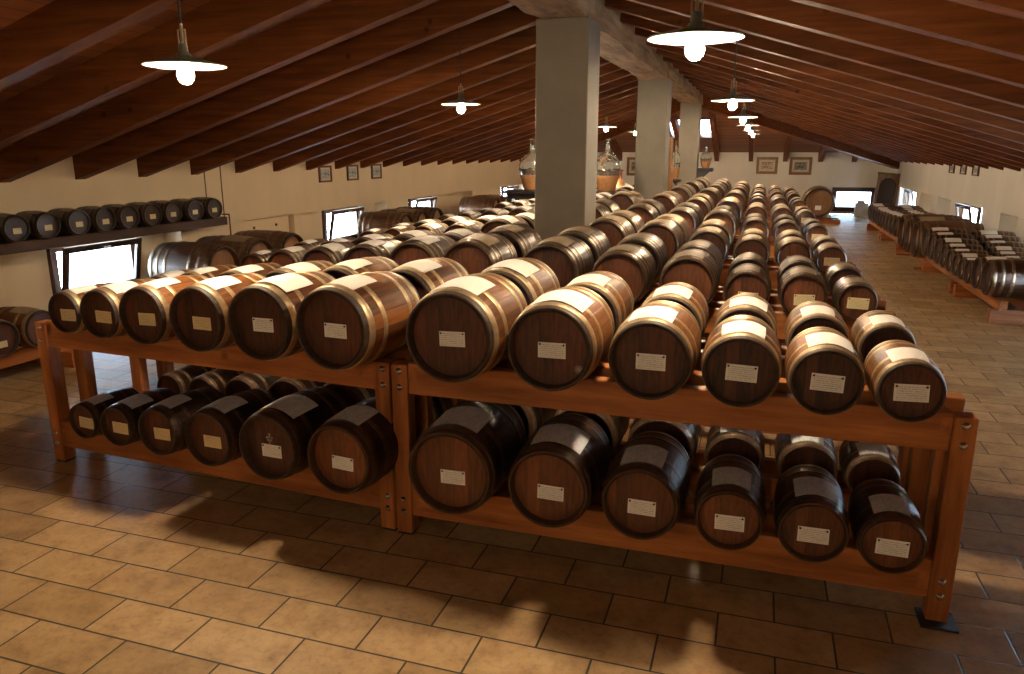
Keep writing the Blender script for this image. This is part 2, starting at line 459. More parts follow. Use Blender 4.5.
slab(mb, [(b0, sy1, zb(sy1)), (sx2, sy1, zb(sy1)), (sx2, sy0, zb(sy0)), (c0, sy0, zb(sy0))])
slab(mb, [(sx3, sy1, zb(sy1)), (sx0, sy1, zb(sy1)), (sx0, sy0, zb(sy0)), (sx3, sy0, zb(sy0))])
slab(mb, [(sx1, sy1, zb(sy1)), (b1, sy1, zb(sy1)), (c1, sy0, zb(sy0)), (sx1, sy0, zb(sy0))])
slab(mb, [(c0, sy0, zb(sy0)), (c1, sy0, zb(sy0)), (XC, YH, zr_)])
cpart(mb, 'hip_slope_boards', M['boards_x'])

RH, RW = .30, .14
def rafter_mesh(side, xend):
    """one rafter in the x-z plane: from the eave up to xend"""
    xa = XL - .30 if side < 0 else XR + .30
    pts = [(xa, (ZE + (-.30) * SL) if True else 0), (xend, zroof(xend))]
    z0 = ZE - .30 * SL; z1 = zroof(xend)
    mb = MB()
    vs = []
    for y in (-RW / 2, RW / 2):
        for (x, z) in ((xa, z0), (xend, z1)):
            vs += [(x, y, z - RH), (x, y, z)]
    fs = [(0, 1, 3, 2), (4, 6, 7, 5), (0, 2, 6, 4), (1, 5, 7, 3), (0, 4, 5, 1), (2, 3, 7, 6)]
    mb.add(vs, fs); return mb
ry = 6.09 - .965 * 13
fullL = rafter_mesh(-1, XC).mesh('rafter', M['roof_x']); fullR = rafter_mesh(1, XC).mesh('rafter', M['roof_x'])
while ry < YB - .4:
    for side in (-1, 1):
        if ry < YH: me = fullL if side < 0 else fullR
        else:
            d = YB - ry
            me = rafter_mesh(side, XL + d if side < 0 else XR - d).mesh('rafter', M['roof_x'])
        o = link('rafter', me, root_c, (-XC, ry, 0))
    ry += .965
for hxp in (-6.9, -5.83, -4.74, -3.66, -2.57, -1.47, -.38, .69, 1.76, 2.77, 3.6):
    ytop = YB - min(hxp - XL, XR - hxp) if True else 0
    mb = MB(); vs = []
    for x in (-RW / 2, RW / 2):
        for y in (YB + .3, max(ytop, YH)):
            vs += [(x, y, zb(y) - RH), (x, y, zb(y))]
    mb.add(vs, [(0, 1, 3, 2), (4, 6, 7, 5), (0, 2, 6, 4), (1, 5, 7, 3), (0, 4, 5, 1), (2, 3, 7, 6)])
    mb.build('rafter', M['roof_y'], root_c, (hxp - XC, 0, 0))
for sgn, cx in ((-1, XL), (1, XR)):
    mb = MB()
    p0 = Vector((cx + sgn * .15, YB + .15, ZE - .56)); p1 = Vector((XC, YH - .05, zr_ - .62))
    dirv = (p1 - p0); hor = Vector((dirv.y, -dirv.x, 0)).normalized() * .13
    vs = []
    for p in (p0, p1):
        for s_ in (-1, 1):
            for dz in (.0, .56): vs.append(p + hor * s_ + Vector((0, 0, dz)))
    mb.add(vs, [(0, 1, 3, 2), (4, 6, 7, 5), (0, 2, 6, 4), (1, 5, 7, 3), (0, 4, 5, 1), (2, 3, 7, 6)])
    cpart(mb, 'hip_beam', M['roof_x'])

# ridge beam: hewn timbers laid end to end over the pillars
def hewn(name, x0, x1, y0, y1, z0, z1, parent):
    nx, ny, nz = 6, int((y1 - y0) * 9), 6
    bm = bmesh.new()
    mb = MB()
    ring = []
    for i in range(nx): ring.append((x0 + (x1 - x0) * i / nx, z0))
    for i in range(nz): ring.append((x1, z0 + (z1 - z0) * i / nz))
    for i in range(nx): ring.append((x1 - (x1 - x0) * i / nx, z1))
    for i in range(nz): ring.append((x0, z1 - (z1 - z0) * i / nz))
    n = len(ring); vs = []
    for j in range(ny + 1):
        y = y0 + (y1 - y0) * j / ny
        for (x, z) in ring:
            p = Vector((x * 2.5, y * 1.6, z * 3.5)); q = noise.noise_vector(p) * .035 + noise.noise_vector(p * 3.3) * .014
            vs.append((x + q.x, y, z + q.z * .8))
    fs = [(j * n + i, j * n + (i + 1) % n, (j + 1) * n + (i + 1) % n, (j + 1) * n + i) for j in range(ny) for i in range(n)]
    fs += [tuple(range(n)), tuple(range(ny * n, ny * n + n))]
    mb.add(vs, fs, 0, False)
    o = mb.build(name, M['ridge'], parent); o.location = (-XC, 0, 0); return o
hewn('ridge_timber', -2.10, -1.60, YF - .1, 7.45, 3.20, 3.62, root_c)
hewn('ridge_timber', -2.05, -1.62, 7.42, 13.55, 3.17, 3.60, root_c)
hewn('ridge_timber', -2.05, -1.58, 13.52, YH + .2, 3.20, 3.62, root_c)

for i, (x0, x1, y0, y1, zt) in enumerate(((-2.11, -1.60, 7.2, 7.72, 3.20), (-2.11, -1.60, 13.38, 13.95, 3.19), (-2.09, -1.60, 20.2, 20.75, 3.22), (-2.11, -1.60, .6, 1.1, 3.2))):
    if y0 < 3: continue
    mb = MB(); mb.box(x0, x1, y0, y1, 0, zt, bev=.012)
    tag(mb.build('pillar', M['pillar']), kind='structure')

# ------------------------------------------------------------------ windows
def hopper(n, x, out, ya, yb, frame, za=.24, zb_=.925, tilt=.20):
    """window in a side wall: fixed frame and a bottom-hung sash tipped into the room"""
    xm = x + out * .24
    root = empty('window_%d' % n, (xm, (ya + yb) / 2, za), kind='structure')
    w = (yb - ya) + .06; h = zb_ - za; t = .085; d = .06
    f = MB()
    for (a, b, c, e_) in ((-w / 2, w / 2, 0, t), (-w / 2, w / 2, h - t, h), (-w / 2, -w / 2 + t, t, h - t), (w / 2 - t, w / 2, t, h - t)):
        f.box(-d / 2, d / 2, a, b, c, e_, bev=.004)
    f.build('frame', frame, root)
    s = MB(); w2 = w - .10; h2 = h - .06; t = .075
    for (a, b, c, e_) in ((-w2 / 2, w2 / 2, 0, t), (-w2 / 2, w2 / 2, h2 - t, h2), (-w2 / 2, -w2 / 2 + t, t, h2 - t), (w2 / 2 - t, w2 / 2, t, h2 - t)):
        s.box(-.02, .02, a, b, c, e_, bev=.004)
    so = s.build('sash', frame, root, (-out * .06, 0, .05)); so.rotation_euler = (0, -out * tilt, 0)
    g = MB(); g.box(-.003, .003, -w2 / 2 + t, w2 / 2 - t, t, h2 - t); g.build('pane', M['pane'], so)
    k = MB(); k.box(-out * .055 - .01, -out * .055 + .01, -.05, .05, h2 - .05, h2 - .03, bev=.003); k.build('handle', M['steel'], so)
k = 1
for (a, b) in WL: hopper(k, XL, -1, a, b, M['winframe']); k += 1
for (a, b) in WR: hopper(k, XR, 1, a, b, M['winframe']); k += 1
root = empty('window_%d' % k, ((wbx0 + wbx1) / 2, YB + .10, 0), kind='structure')
f = MB(); w = wbx1 - wbx0; t = .14
for (a, b, c, e_) in ((-w / 2, w / 2, .10, .26), (-w / 2, w / 2, wbz1 - t, wbz1), (-w / 2, -w / 2 + t, .24, wbz1 - t), (w / 2 - t, w / 2, .24, wbz1 - t)):
    f.box(a, b, -.05, .05, c, e_, bev=.006)
f.build('frame', M['winframe'], root)
g = MB(); g.box(-w / 2 + t, w / 2 - t, -.003, .003, .24, wbz1 - t); g.build('pane', M['pane'], root)
g = MB(); g.box(-w / 2, w / 2, -.06, .10, .02, .10); g.build('sill', M['stone'], root)
k += 1
# skylight frames
for (sa, sb) in ((sx0, sx1), (sx2, sx3)):
    root = empty('window_%d' % k, ((sa + sb) / 2, (sy0 + sy1) / 2, zb((sy0 + sy1) / 2)), kind='structure'); k += 1
    g = MB(); ang = -math.atan(SL); hl = (sy1 - sy0) / 2 / math.cos(ang); hw = (sb - sa) / 2
    for (a, b, c, d) in ((-hw, hw, -hl, -hl + .05), (-hw, hw, hl - .05, hl), (-hw, -hw + .05, -hl + .05, hl - .05), (hw - .05, hw, -hl + .05, hl - .05)):
        g.box(a, b, c, d, -.03, .11)
    o = g.build('frame', M['winframe'], root); o.rotation_euler = (ang, 0, 0)
    g = MB(); g.box(-hw + .05, hw - .05, -hl + .05, hl - .05, .03, .038); o = g.build('pane', M['pane'], root); o.rotation_euler = (ang, 0, 0)

# glazed door added in right wall, outside the picture, to daylight the aisle
root = empty('door_1', (XR + .30, 7.5, 0), kind='structure')
g = MB()
for (a, b, c, d) in ((-1.4, 1.4, .0, .08), (-1.4, 1.4, 1.70, 1.80), (-1.4, -1.3, .08, 1.70), (1.3, 1.4, .08, 1.70), (-.05, .05, .08, 1.70)):
    g.box(-.03, .03, a, b, c, d, bev=.004)
g.build('frame', M['winframe'], root)
for a in (-1.3, .05):
    g = MB(); g.box(-.004, .004, a, a + 1.25, .08, 1.70); g.build('pane', M['pane'], root)

# closed panel with two screws in the first niche of the left wall
mb = MB(); mb.box(XL - .14, XL - .10, 10.02, 11.33, .16, .93, bev=.004)
po = mb.build('niche_panel', M['plaster']); tag(po, 'cream painted panel with two screws filling the left wall niche', 'panel')
for yy in (10.35, 10.95):
    s = MB(); s.lathe([(.0, .03), (.022, .02), (.022, 0)], 12, 'x', (XL - .105, yy, .80)); s.build('screw', M['rim_b'], po)

# ------------------------------------------------------------------ barrels
RHD = .90      # head radius / bulge radius
def rprof(y, rh=RHD): return 1 - (1 - rh) * (2 * abs(y)) ** 2
def body_mesh(name, mats, rh=RHD, seg=40):
    prof = []; mis = []
    w = .092
    prof += [(.0, -.425), (rh - w, -.425), (rh - w, -.5), (rh - .008, -.5), (rh, -.494)]
    mis += [1, 1, 1, 1]
    ys = [-.43, -.36, -.27, -.18, -.09, 0, .09, .18, .27, .36, .43, .494]
    for y in ys: prof.append((rprof(y, rh), y))
    mis += [1] + [0] * (len(ys) - 2) + [1]
    prof += [(rh - .008, .5), (rh - w, .5), (rh - w, .425), (.0, .425)]
    mis += [1, 1, 1, 2]
    mb = MB(); mb.lathe(prof, seg, 'y', mis=mis)
    return mb.mesh(name, mats)
def hoop_mesh(name, ya, yb, mat, rh=RHD, seg=40, th=.018):
    ra, rb = rprof(ya, rh), rprof(yb, rh)
    mb = MB(); mb.lathe([(ra - .004, ya), (ra + th, ya + .002), (rb + th, yb - .002), (rb - .004, yb)], seg, 'y')
    return mb.mesh(name, mat)
def head_mesh(name, mat, rh=RHD):
    mb = MB(); r = rh - .092; nn = 36
    vs = [(r * math.cos(2 * PI * i / nn), -.429, r * math.sin(2 * PI * i / nn)) for i in range(nn)]
    vs += [(x, y + .002, z) for x, y, z in vs]
    mb.add(vs, [tuple(range(nn)), tuple(range(nn, 2 * nn))] + [(i, (i + 1) % nn, (i + 1) % nn + nn, i + nn) for i in range(nn)])
    return mb.mesh(name, mat)
def cover_mesh(name, mat, a=.55, y0=-.37, y1=0.0, off=.026, skew=0.0):
    nn, ny = 10, 6; vs = []; fs = []
    for k in range(2):
        for j in range(ny + 1):
            y = y0 + (y1 - y0) * j / ny
            for i in range(nn + 1):
                t = -a + 2 * a * i / nn + skew; r = rprof(y) + off - .006 * k + .004 * math.sin(9 * t + 14 * y)
                vs.append((r * math.sin(t), y, r * math.cos(t)))
    q = (nn + 1) * (ny + 1)
    for j in range(ny):
        for i in range(nn):
            a_ = j * (nn + 1) + i
            fs.append((a_, a_ + 1, a_ + nn + 2, a_ + nn + 1)); fs.append((a_ + q, a_ + nn + 1 + q, a_ + nn + 2 + q, a_ + 1 + q))
    mb = MB(); mb.add(vs, fs, 0, True); return mb.mesh(name, mat)

HP = {  # hoop spans along the barrel, unit length
    'four': [(-.445, -.372), (-.25, -.195), (.195, .25), (.372, .445)],
    'six': [(-.475, -.42), (-.36, -.31), (-.22, -.17), (.17, .22), (.31, .36), (.42, .475)],
}
KIND = {}
def defkind(k, staves, rim, back, head, hoop, hp, cover):
    KIND[k] = dict(body=body_mesh('staves', [M[staves], M[rim], M[back]]), head=head_mesh('head', M[head]),
                   hoops=[hoop_mesh('hoop', a, b, M[hoop]) for a, b in HP[hp]], cover=cover)
COV = {k: [cover_mesh('cover_sheet', M[m], a, y0, y1, skew=sk) for (a, y0, y1, sk) in ((.56, -.37, .02, .0), (.62, -.35, .05, .07), (.54, -.38, -.01, -.06))]
       for k, m in (('white', 'paper'), ('old', 'paper_old'), ('tan', 'paper_tan'))}
defkind('top', 'staves', 'rim', 'head', 'head', 'hoop', 'four', 'white')
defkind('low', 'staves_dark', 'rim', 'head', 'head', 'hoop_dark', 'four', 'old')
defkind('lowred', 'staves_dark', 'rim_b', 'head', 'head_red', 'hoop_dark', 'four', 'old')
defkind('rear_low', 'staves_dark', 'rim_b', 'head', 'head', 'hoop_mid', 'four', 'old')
defkind('mid', 'staves_brown', 'rim_b', 'head', 'head_red', 'hoop_mid', 'six', 'tan')
defkind('mid_dark', 'staves_brown', 'rim', 'head', 'head', 'hoop_mid', 'six', 'tan')
defkind('big', 'staves_big', 'rim_b', 'head_pale', 'head_pale', 'hoop_mid', 'six', 'tan')
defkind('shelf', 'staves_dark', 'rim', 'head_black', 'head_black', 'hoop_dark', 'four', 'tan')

def face_label(mat_key, w, h):
    mb = MB(); mb.box(-w / 2, w / 2, -.0012, .0012, -h / 2, h / 2); return mb.mesh('name_label', M[mat_key])
LABM = {}
def add_face_label(b, mk, w, h, dx, dz, rb, Ln, roll=0, pins=True):
    key = (mk, round(w, 3), round(h, 3))
    if key not in LABM: LABM[key] = face_label(mk, w, h)
    o = link('name_label', LABM[key], b)
    o.scale = (1 / rb, 1 / Ln, 1 / rb)
    o.location = (dx, -.429 - .003 / Ln, dz); o.rotation_euler = (0, roll, 0)
    if pins:
        if 'pin' not in LABM:
            p = MB(); p.lathe([(0, -.004), (.0045, -.003), (.0045, 0)], 10, 'y'); LABM['pin'] = p.mesh('pin', M['pin'])
        for sx_ in (-1, 1):
            q = link('pin', LABM['pin'], o); q.location = (sx_ * (w / 2 - .009), -.001, h / 2 - .009)
    return o

ALL = []
def barrel(kind, loc, rb, Ln, rz=0, cover=0, label=None, text='', group=None, name='barrel', sides=(0, 1, 2, 3, 4, 5), ckey=None, roll=None):
    K = KIND[kind]
    b = link(name, K['body']); b.location = loc; b.scale = (rb, Ln, rb)
    b.rotation_euler = (0, 0, rz)
    tag(b, text, 'barrel', group)
    h = link('head', K['head'], b)
    for hm in K['hoops']: link('hoop', hm, b)
    if cover is not None:
        link('paper_cover', COV[ckey or K['cover']][cover % 3], b)
    if label:
        add_face_label(b, *label[:5], rb, Ln, roll=label[5] if len(label) > 5 else 0, pins=(label[6] if len(label) > 6 else False))
    ALL.append(b)
    return b

ORD = ['first', 'second', 'third', 'fourth', 'fifth', 'sixth', 'seventh', 'eighth', 'ninth', 'tenth', 'eleventh', 'twelfth', 'thirteenth', 'fourteenth']
def length(rb): return 1.9 * rb + .14

TOPZ, LOWZ = .965, .298
# the right bay of the front rack
R_top = [(-1.285, .230), (-.823, .209), (-.392, .187), (-.024, .165), (.306, .150), (.612, .133)]
R_low = [(-1.305, .232), (-.825, .210), (-.405, .188), (-.028, .155), (.315, .152), (.622, .139)]
L_top = [(-3.775, .132), (-3.475, .152), (-3.130, .174), (-2.735, .190), (-2.315, .208), (-1.878, .220)]
L_low = [(-3.79, .120), (-3.50, .134), (-3.155, .156), (-2.775, .174), (-2.345, .202), (-1.905, .204)]
CY = 3.305
LROT = -math.atan(.066)
def leftpos(x, dy):
    # rack front line of the turned left bay
    y = 3.305 + .066 * (-1.8 - x)
    return x + dy * math.sin(-LROT) * 1.0, y + dy * math.cos(LROT)
where = {'R': 'right bay', 'L': 'left bay'}
look_top = ['brown oak barrel with pale hoops and dark head', 'warm brown oak barrel with pale metal hoops', 'oak barrel with white cover sheet and dark head']
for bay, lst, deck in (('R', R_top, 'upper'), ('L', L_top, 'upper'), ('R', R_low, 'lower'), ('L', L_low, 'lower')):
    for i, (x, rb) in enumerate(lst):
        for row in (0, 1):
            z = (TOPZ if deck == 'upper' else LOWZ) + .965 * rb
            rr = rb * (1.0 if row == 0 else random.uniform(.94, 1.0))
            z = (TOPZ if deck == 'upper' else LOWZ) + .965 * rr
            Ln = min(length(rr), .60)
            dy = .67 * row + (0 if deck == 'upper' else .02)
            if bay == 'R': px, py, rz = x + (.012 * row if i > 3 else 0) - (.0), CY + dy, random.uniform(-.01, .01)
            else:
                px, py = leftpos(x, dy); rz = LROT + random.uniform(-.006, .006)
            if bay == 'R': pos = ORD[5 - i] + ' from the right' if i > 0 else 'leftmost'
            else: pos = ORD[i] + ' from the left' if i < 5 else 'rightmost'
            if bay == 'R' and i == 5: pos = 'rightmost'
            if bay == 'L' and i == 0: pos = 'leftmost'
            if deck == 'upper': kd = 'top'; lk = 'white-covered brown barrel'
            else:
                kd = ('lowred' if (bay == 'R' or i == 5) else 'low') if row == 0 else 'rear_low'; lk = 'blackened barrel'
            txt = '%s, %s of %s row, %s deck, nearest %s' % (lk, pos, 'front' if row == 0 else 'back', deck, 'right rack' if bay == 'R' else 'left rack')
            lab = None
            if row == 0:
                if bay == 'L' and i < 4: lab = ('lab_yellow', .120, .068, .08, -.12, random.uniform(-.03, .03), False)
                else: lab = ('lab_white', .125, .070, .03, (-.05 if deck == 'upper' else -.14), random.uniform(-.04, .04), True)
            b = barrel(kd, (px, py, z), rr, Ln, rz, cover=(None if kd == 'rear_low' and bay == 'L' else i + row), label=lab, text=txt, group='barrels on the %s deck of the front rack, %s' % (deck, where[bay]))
            if deck == 'lower' and bay == 'L' and i == 4 and row == 0:
                mb = MB()
                for (gx, gz) in ((-.10, .22), (-.02, .24), (.06, .22), (-.06, .15), (.02, .15), (-.02, .08), (-.02, .01), (-.02, .31)):
                    mb.lathe([(0, -.435), (.034, -.433), (.036, -.429)], 10, 'y', (gx, 0, gz))
                g_ = mb.build('grape_emblem', M['chalk'], b)
            if deck == 'upper' and bay == 'R' and i == 1 and row == 0:
                mb = MB()
                for q in range(6):
                    a = q * PI / 6; c_, s_ = math.cos(a), math.sin(a); l_ = .10
                    mb.add([(.62 - c_ * l_ - s_ * .008, -.432, -.42 - s_ * l_ + c_ * .008), (.62 + c_ * l_ - s_ * .008, -.432, -.42 + s_ * l_ + c_ * .008),
                            (.62 + c_ * l_ + s_ * .008, -.432, -.42 + s_ * l_ - c_ * .008), (.62 - c_ * l_ + s_ * .008, -.432, -.42 - s_ * l_ - c_ * .008)], [(0, 1, 2, 3)])
                mb.build('star_mark', M['chalk'], b)

# racks behind
RCY = [None, 5.22, 7.12, 9.12, 11.35, 13.65, 15.85, 18.0]
rk_name = ['front', 'second', 'third', 'fourth', 'fifth', 'sixth', 'seventh', 'farthest']
R_mid = [(-1.345, .235), (-.865, .215), (-.42, .198), (-.035, .158), (.31, .152), (.625, .135)]
L_mid = [(-3.82, .135), (-3.53, .150), (-3.19, .172), (-2.80, .192), (-2.38, .212), (-1.94, .232)]
for k in range(1, 8):
    for bay, lst in (('R', R_mid), ('L', L_mid)):
        for i, (x, rb) in enumerate(lst):
            for row in (0, 1):
                y = RCY[k] + .68 * row
                if bay == 'L' and i == 5 and (6.7 < y < 8.3 or 12.7 < y < 14.5): continue
                if bay == 'L' and (k >= 7): continue
                rr = rb * random.uniform(.93, 1.0); z = TOPZ + .965 * rr
                pos = (('rightmost' if i == 5 else 'leftmost' if i == 0 else ORD[5 - i] + ' from the right') if bay == 'R'
                       else ('leftmost' if i == 0 else 'rightmost' if i == 5 else ORD[i] + ' from the left'))
                red = row == 0 and random.random() < .75
                lab = None
                if row == 0 and k < 6: lab = ('lab_yellow', .125, .070, .06, -(rb - .125) / rb, random.uniform(-.03, .03), k < 2)
                txt = 'glossy dark hooped barrel, %s, %s row of %s rack, %s' % (pos, 'front' if row == 0 else 'back', rk_name[k], where[bay])
                barrel('mid' if red else 'mid_dark', (x + random.uniform(-.006, .006), y, z), rr, min(length(rr), .60), random.uniform(-.012, .012),
                       cover=random.randrange(3), label=lab, text=txt, group='barrels on the %s rack, %s' % (rk_name[k], where[bay]), ckey='white' if (bay == 'L' and i < 5) else 'tan')

# ------------------------------------------------------------------ racks
def rack_meshes(x0, x1, sh=0.0):
    W = x1 - x0
    d = {}
    def bx(nm, a, mat, bev=.005):
        mb = MB(); mb.box(*a, bev=bev); d[nm] = (mb.mesh(nm.split('.')[0], mat)); return d[nm]
    pw = .09
    out = []
    # local frame: x from 0 to W, y from 0 (front face) to .96, z up
    P = [(0, .95, pw), (.235, .845, .075), (.665, .845, .075), (.895, .95, pw)]
    for (yy, top, dp) in P:
        for xx in (0, W - pw):
            if xx > 0: xx -= sh * (yy + dp)
            mb = MB(); mb.box(xx, xx + pw, yy, yy + dp, .012, top, bev=.007); out.append(('post', mb.mesh('post', M['rack_post'])))
    for (yy, dp, z0, z1, full) in ((.01, .07, .795, .962, 0), (.225, .085, .845, .965, 1), (.655, .085, .845, .965, 1), (.905, .07, .795, .962, 0)):
        a = (0.0, W - sh * (yy + dp)) if full else (pw, W - pw - sh * (yy + dp))
        mb = MB(); mb.box(a[0] + .002, a[1] - .002, yy, yy + dp, z0, z1, bev=.006); out.append(('crossbeam', mb.mesh('crossbeam', M['rack'])))
    for (yy, dp, z0, z1) in ((.01, .07, .115, .296), (.235, .07, .165, .298), (.665, .07, .165, .298), (.905, .07, .115, .296)):
        mb = MB(); mb.box(pw + .002, W - pw - .002 - sh * (yy + dp), yy, yy + dp, z0, z1, bev=.006); out.append(('crossbeam', mb.mesh('crossbeam', M['rack'])))
    for xx in (pw + .002, W - pw - .052 - sh):
        for (z0, z1) in ((.86, .845 + .1), (.15, .235)):
            mb = MB(); mb.box(xx, xx + .05, .01, .97, z0, z1, bev=.004); out.append(('end_rail', mb.mesh('end_rail', M['rack_end'])))
    return out, W
def bolt_mesh():
    mb = MB(); mb.lathe([(.017, 0), (.017, -.003), (.010, -.004), (.010, -.010), (.006, -.012), (0, -.012)], 14, 'y'); return mb.mesh('bolt', M['steel'])
BOLT = bolt_mesh()
def make_rack(x0, x1, y0, rz, label, name='barrel_rack', sh=0.0):
    r = empty(name, (x0, y0, 0), label, 'rack', 'barrel racks standing in rows')
    r.rotation_euler = (0, 0, rz)
    ms, W = rack_meshes(x0, x1, sh)
    for nm, me in ms: link(nm, me, r)
    for xx in (.045, W - .045):
        for zz in (.915, .83, .205, .135):
            link('bolt', BOLT, r, (xx, .0, zz))
    for xx in (0, W - .09):
        for yy in (0, .895):
            xq = xx - (sh * (yy + .09) if xx > 0 else 0)
            mb = MB(); mb.box(xq + .005, xq + .085, yy + .005, yy + .085, 0, .012); mb.build('foot_pad', M['black'], r)
    return r, W
rR, _ = make_rack(-1.728, .912, 3.31, 0, 'orange-brown pine rack, right bay nearest the camera, six barrels wide')
mb = MB(); mb.box(2.64 - .115, 2.64 + .035, -.05, .10, 0, .011, bev=.003); mb.build('foot_plate', M['black'], rR)
# left bay: turned slightly, its right post touching the other
x1L, y1L = -1.737, 3.318
WL_ = 2.60
rL, _ = make_rack(x1L - WL_, x1L, 3.31, LROT, 'orange-brown pine rack, turned left bay nearest the camera, bare left end', sh=.068)
rL.location = (x1L - WL_ * math.cos(LROT), y1L - WL_ * math.sin(LROT), 0)
rS = None
for k in range(1, 8):
    c = copy_tree(rR); c.location = (-1.728, RCY[k] - .065, 0); c['label'] = 'pine barrel rack, %s from the camera in the row beside the right aisle' % rk_name[k]
    if k < 7:
        if rS is None: rS, _ = make_rack(-4.37, -1.77, 0, 0, 'pine rack'); c = rS
        else: c = copy_tree(rS)
        c.location = (-4.37, RCY[k] - .065, 0)
        c['label'] = 'pine barrel rack, %s from the camera in the row left of the pillars' % rk_name[k]

# ------------------------------------------------------------------ low racks along the side walls
def low_rack(x0, x1, y0, y1, rails, sleepers, label, zb=.17, zt=.29):
    r = empty('low_barrel_rack', (x0, y0, 0), label, 'rack', 'low racks along the walls')
    for x in rails:
        mb = MB(); mb.box(x - .045 - x0, x + .045 - x0, 0, y1 - y0, zb, zt, bev=.006); mb.build('rail', M['rack_end'], r)
    for y in sleepers:
        mb = MB(); mb.box(-.06, x1 - x0 + .06, y - y0 - .06, y - y0 + .06, 0, zb - .001, bev=.006); mb.build('sleeper', M['rack'], r)
    return r
def side_barrel(kind, face, xf, y, rb, Ln, zt, text, group, lab=True, cover=None, ck=None, name='barrel'):
    """axis along x; face = +1 looks towards +x, -1 towards -x"""
    rz = PI / 2 if face > 0 else -PI / 2
    b = barrel(kind, (xf - face * Ln / 2, y, zt + .965 * rb), rb, Ln, rz, cover=cover,
               label=('lab_yellow', min(.08, rb * .5), .055, .10, -.30, 0, False) if lab else None, text=text, group=group, ckey=ck, name=name)
    return b
# left wall
low_rack(-7.45, -6.15, 3.3, 5.5, [-6.25, -6.55, -6.95, -7.3], [3.5, 5.3], 'low pine rack by the left wall under the wall shelf', .15, .27)
yy = 3.75
for i, rb in enumerate((.185, .19, .175, .18)):
    nm = ['nearest', 'second nearest', 'third nearest', 'farthest'][i]
    side_barrel('top' if i > 1 else 'mid_dark', 1, -6.08, yy, rb, .52, .27, 'brown barrel facing the aisle, %s of front row, low rack at left wall' % nm, 'barrels on the low rack at the left wall', cover=0, ck='white' if i < 2 else 'tan')
    side_barrel('mid_dark', 1, -6.78, yy + .03, rb * .98, .50, .27, 'dark barrel behind the front row, %s, low rack at left wall' % nm, 'barrels on the low rack at the left wall', lab=False, cover=1, ck='tan')
    yy += rb * 2 + .045
def barriques(ys, xf, face, rb, Ln, zt, desc, label, x0, x1):
    low_rack(x0, x1, ys[0] - .4, ys[-1] + .4, [x0 + .22, x1 - .22], [ys[0] - .25, ys[-1] + .25], label, zt - .12 if zt > .13 else .02, zt)
    for i, y in enumerate(ys):
        side_barrel('big', face, xf, y, rb, Ln, zt, desc % (['nearest', 'second', 'third', 'fourth'][i]), 'large casks along the walls', lab=False, cover=1 if i == 1 else None, ck='tan', name='wine_cask')
barriques([7.95, 8.72, 9.5], -6.45, 1, .34, .95, .20, 'large wine cask lying at the left wall past the shelf, %s of three', 'low cask stand at the left wall behind the front rack', -7.5, -6.4)
barriques([13.3, 14.05, 14.8], -6.45, 1, .34, .95, .20, 'large wine cask near the middle of the left wall, %s of three', 'low cask stand at the middle of the left wall', -7.5, -6.4)
barriques([18.6, 19.4], -6.45, 1, .34, .95, .20, 'large wine cask far along the left wall, %s of two', 'low cask stand far along the left wall', -7.5, -6.4)
# right wall
low_rack(2.78, 3.98, 10.05, 14.45, [2.825, 3.10, 3.5, 3.8], [10.2, 11.95, 12.25, 14.25], 'low pine rack at the right wall, nearer of two')
ys = [10.36, 10.84, 11.25, 11.60, 11.95, 12.32, 12.72, 13.16, 13.65, 14.16]
rs = [.235, .215, .17, .155, .165, .175, .19, .210, .230, .245]
for i, (y, rb) in enumerate(zip(ys, rs)):
    pos = 'nearest' if i == 0 else ORD[i] + ' nearest'
    Ln = length(rb) if i else .74
    side_barrel('mid_dark', -1, 2.68, y, rb, Ln, .29, 'dark barrel facing the aisle, %s in front row, nearer right-wall rack' % pos, 'barrels on the nearer low rack at the right wall', cover=(i if i else None), ck='white')
    if i:
        r2 = rb * .95
        side_barrel('mid_dark', -1, 2.68 + Ln + .10, y + .02, r2, length(r2), .29, 'dark barrel against the right wall, %s in back row, nearer rack' % (ORD[i - 1] if i > 1 else 'nearest'), 'barrels on the nearer low rack at the right wall', lab=False, cover=i + 1, ck='white')
barriques([14.87, 15.60, 16.33], 2.66, -1, .345, 1.0, .16, 'large cask between the two low racks at the right wall, %s of three', 'low cask stand between the racks at the right wall', 2.72, 3.85)
low_rack(2.78, 3.98, 16.9, 21.9, [2.825, 3.10, 3.5, 3.8], [17.1, 19.2, 19.5, 21.7], 'low pine rack at the right wall, farther of two')
y = 17.22
for i, rb in enumerate((.225, .215, .21, .205, .20, .195, .195, .20, .21, .215)):
    pos = 'nearest' if i == 0 else ORD[i] + ' nearest'
    side_barrel('mid_dark', -1, 2.68, y, rb, length(rb), .29, 'dark barrel facing the aisle, %s in front row, farther right-wall rack' % pos, 'barrels on the farther low rack at the right wall', cover=i, ck='white')
    side_barrel('mid_dark', -1, 2.68 + length(rb) + .08, y + .01, rb * .95, length(rb) * .95, .29, 'dark barrel against the right wall, %s in back row, farther rack' % pos, 'barrels on the farther low rack at the right wall', lab=False, cover=i + 1, ck='white')
    y += 2 * rb + .045

# big cask facing the camera at the far end
stand = empty('cask_stand', (1.6, 23.7, 0), 'low wooden stand under the big round cask at the far end', 'stand')
for dy in (-.3, .3):
    mb = MB(); mb.box(-.46, .62, dy - .06, dy + .06, 0, .12, bev=.006); mb.build('sleeper', M['rack'], stand)
for dx in (-.22, .22):
    mb = MB(); mb.box(dx - .05, dx + .05, -.40, .40, .121, .17, bev=.006); mb.build('rail', M['rack_end'], stand)
bb = barrel('big', (1.6, 23.72, .17 + .965 * .44), .44, .80, 0, cover=None, label=('lab_white', .16, .12, 0, -.35, 0, False), text='big round cask with pale head standing alone at the far end', group=None, name='wine_cask')

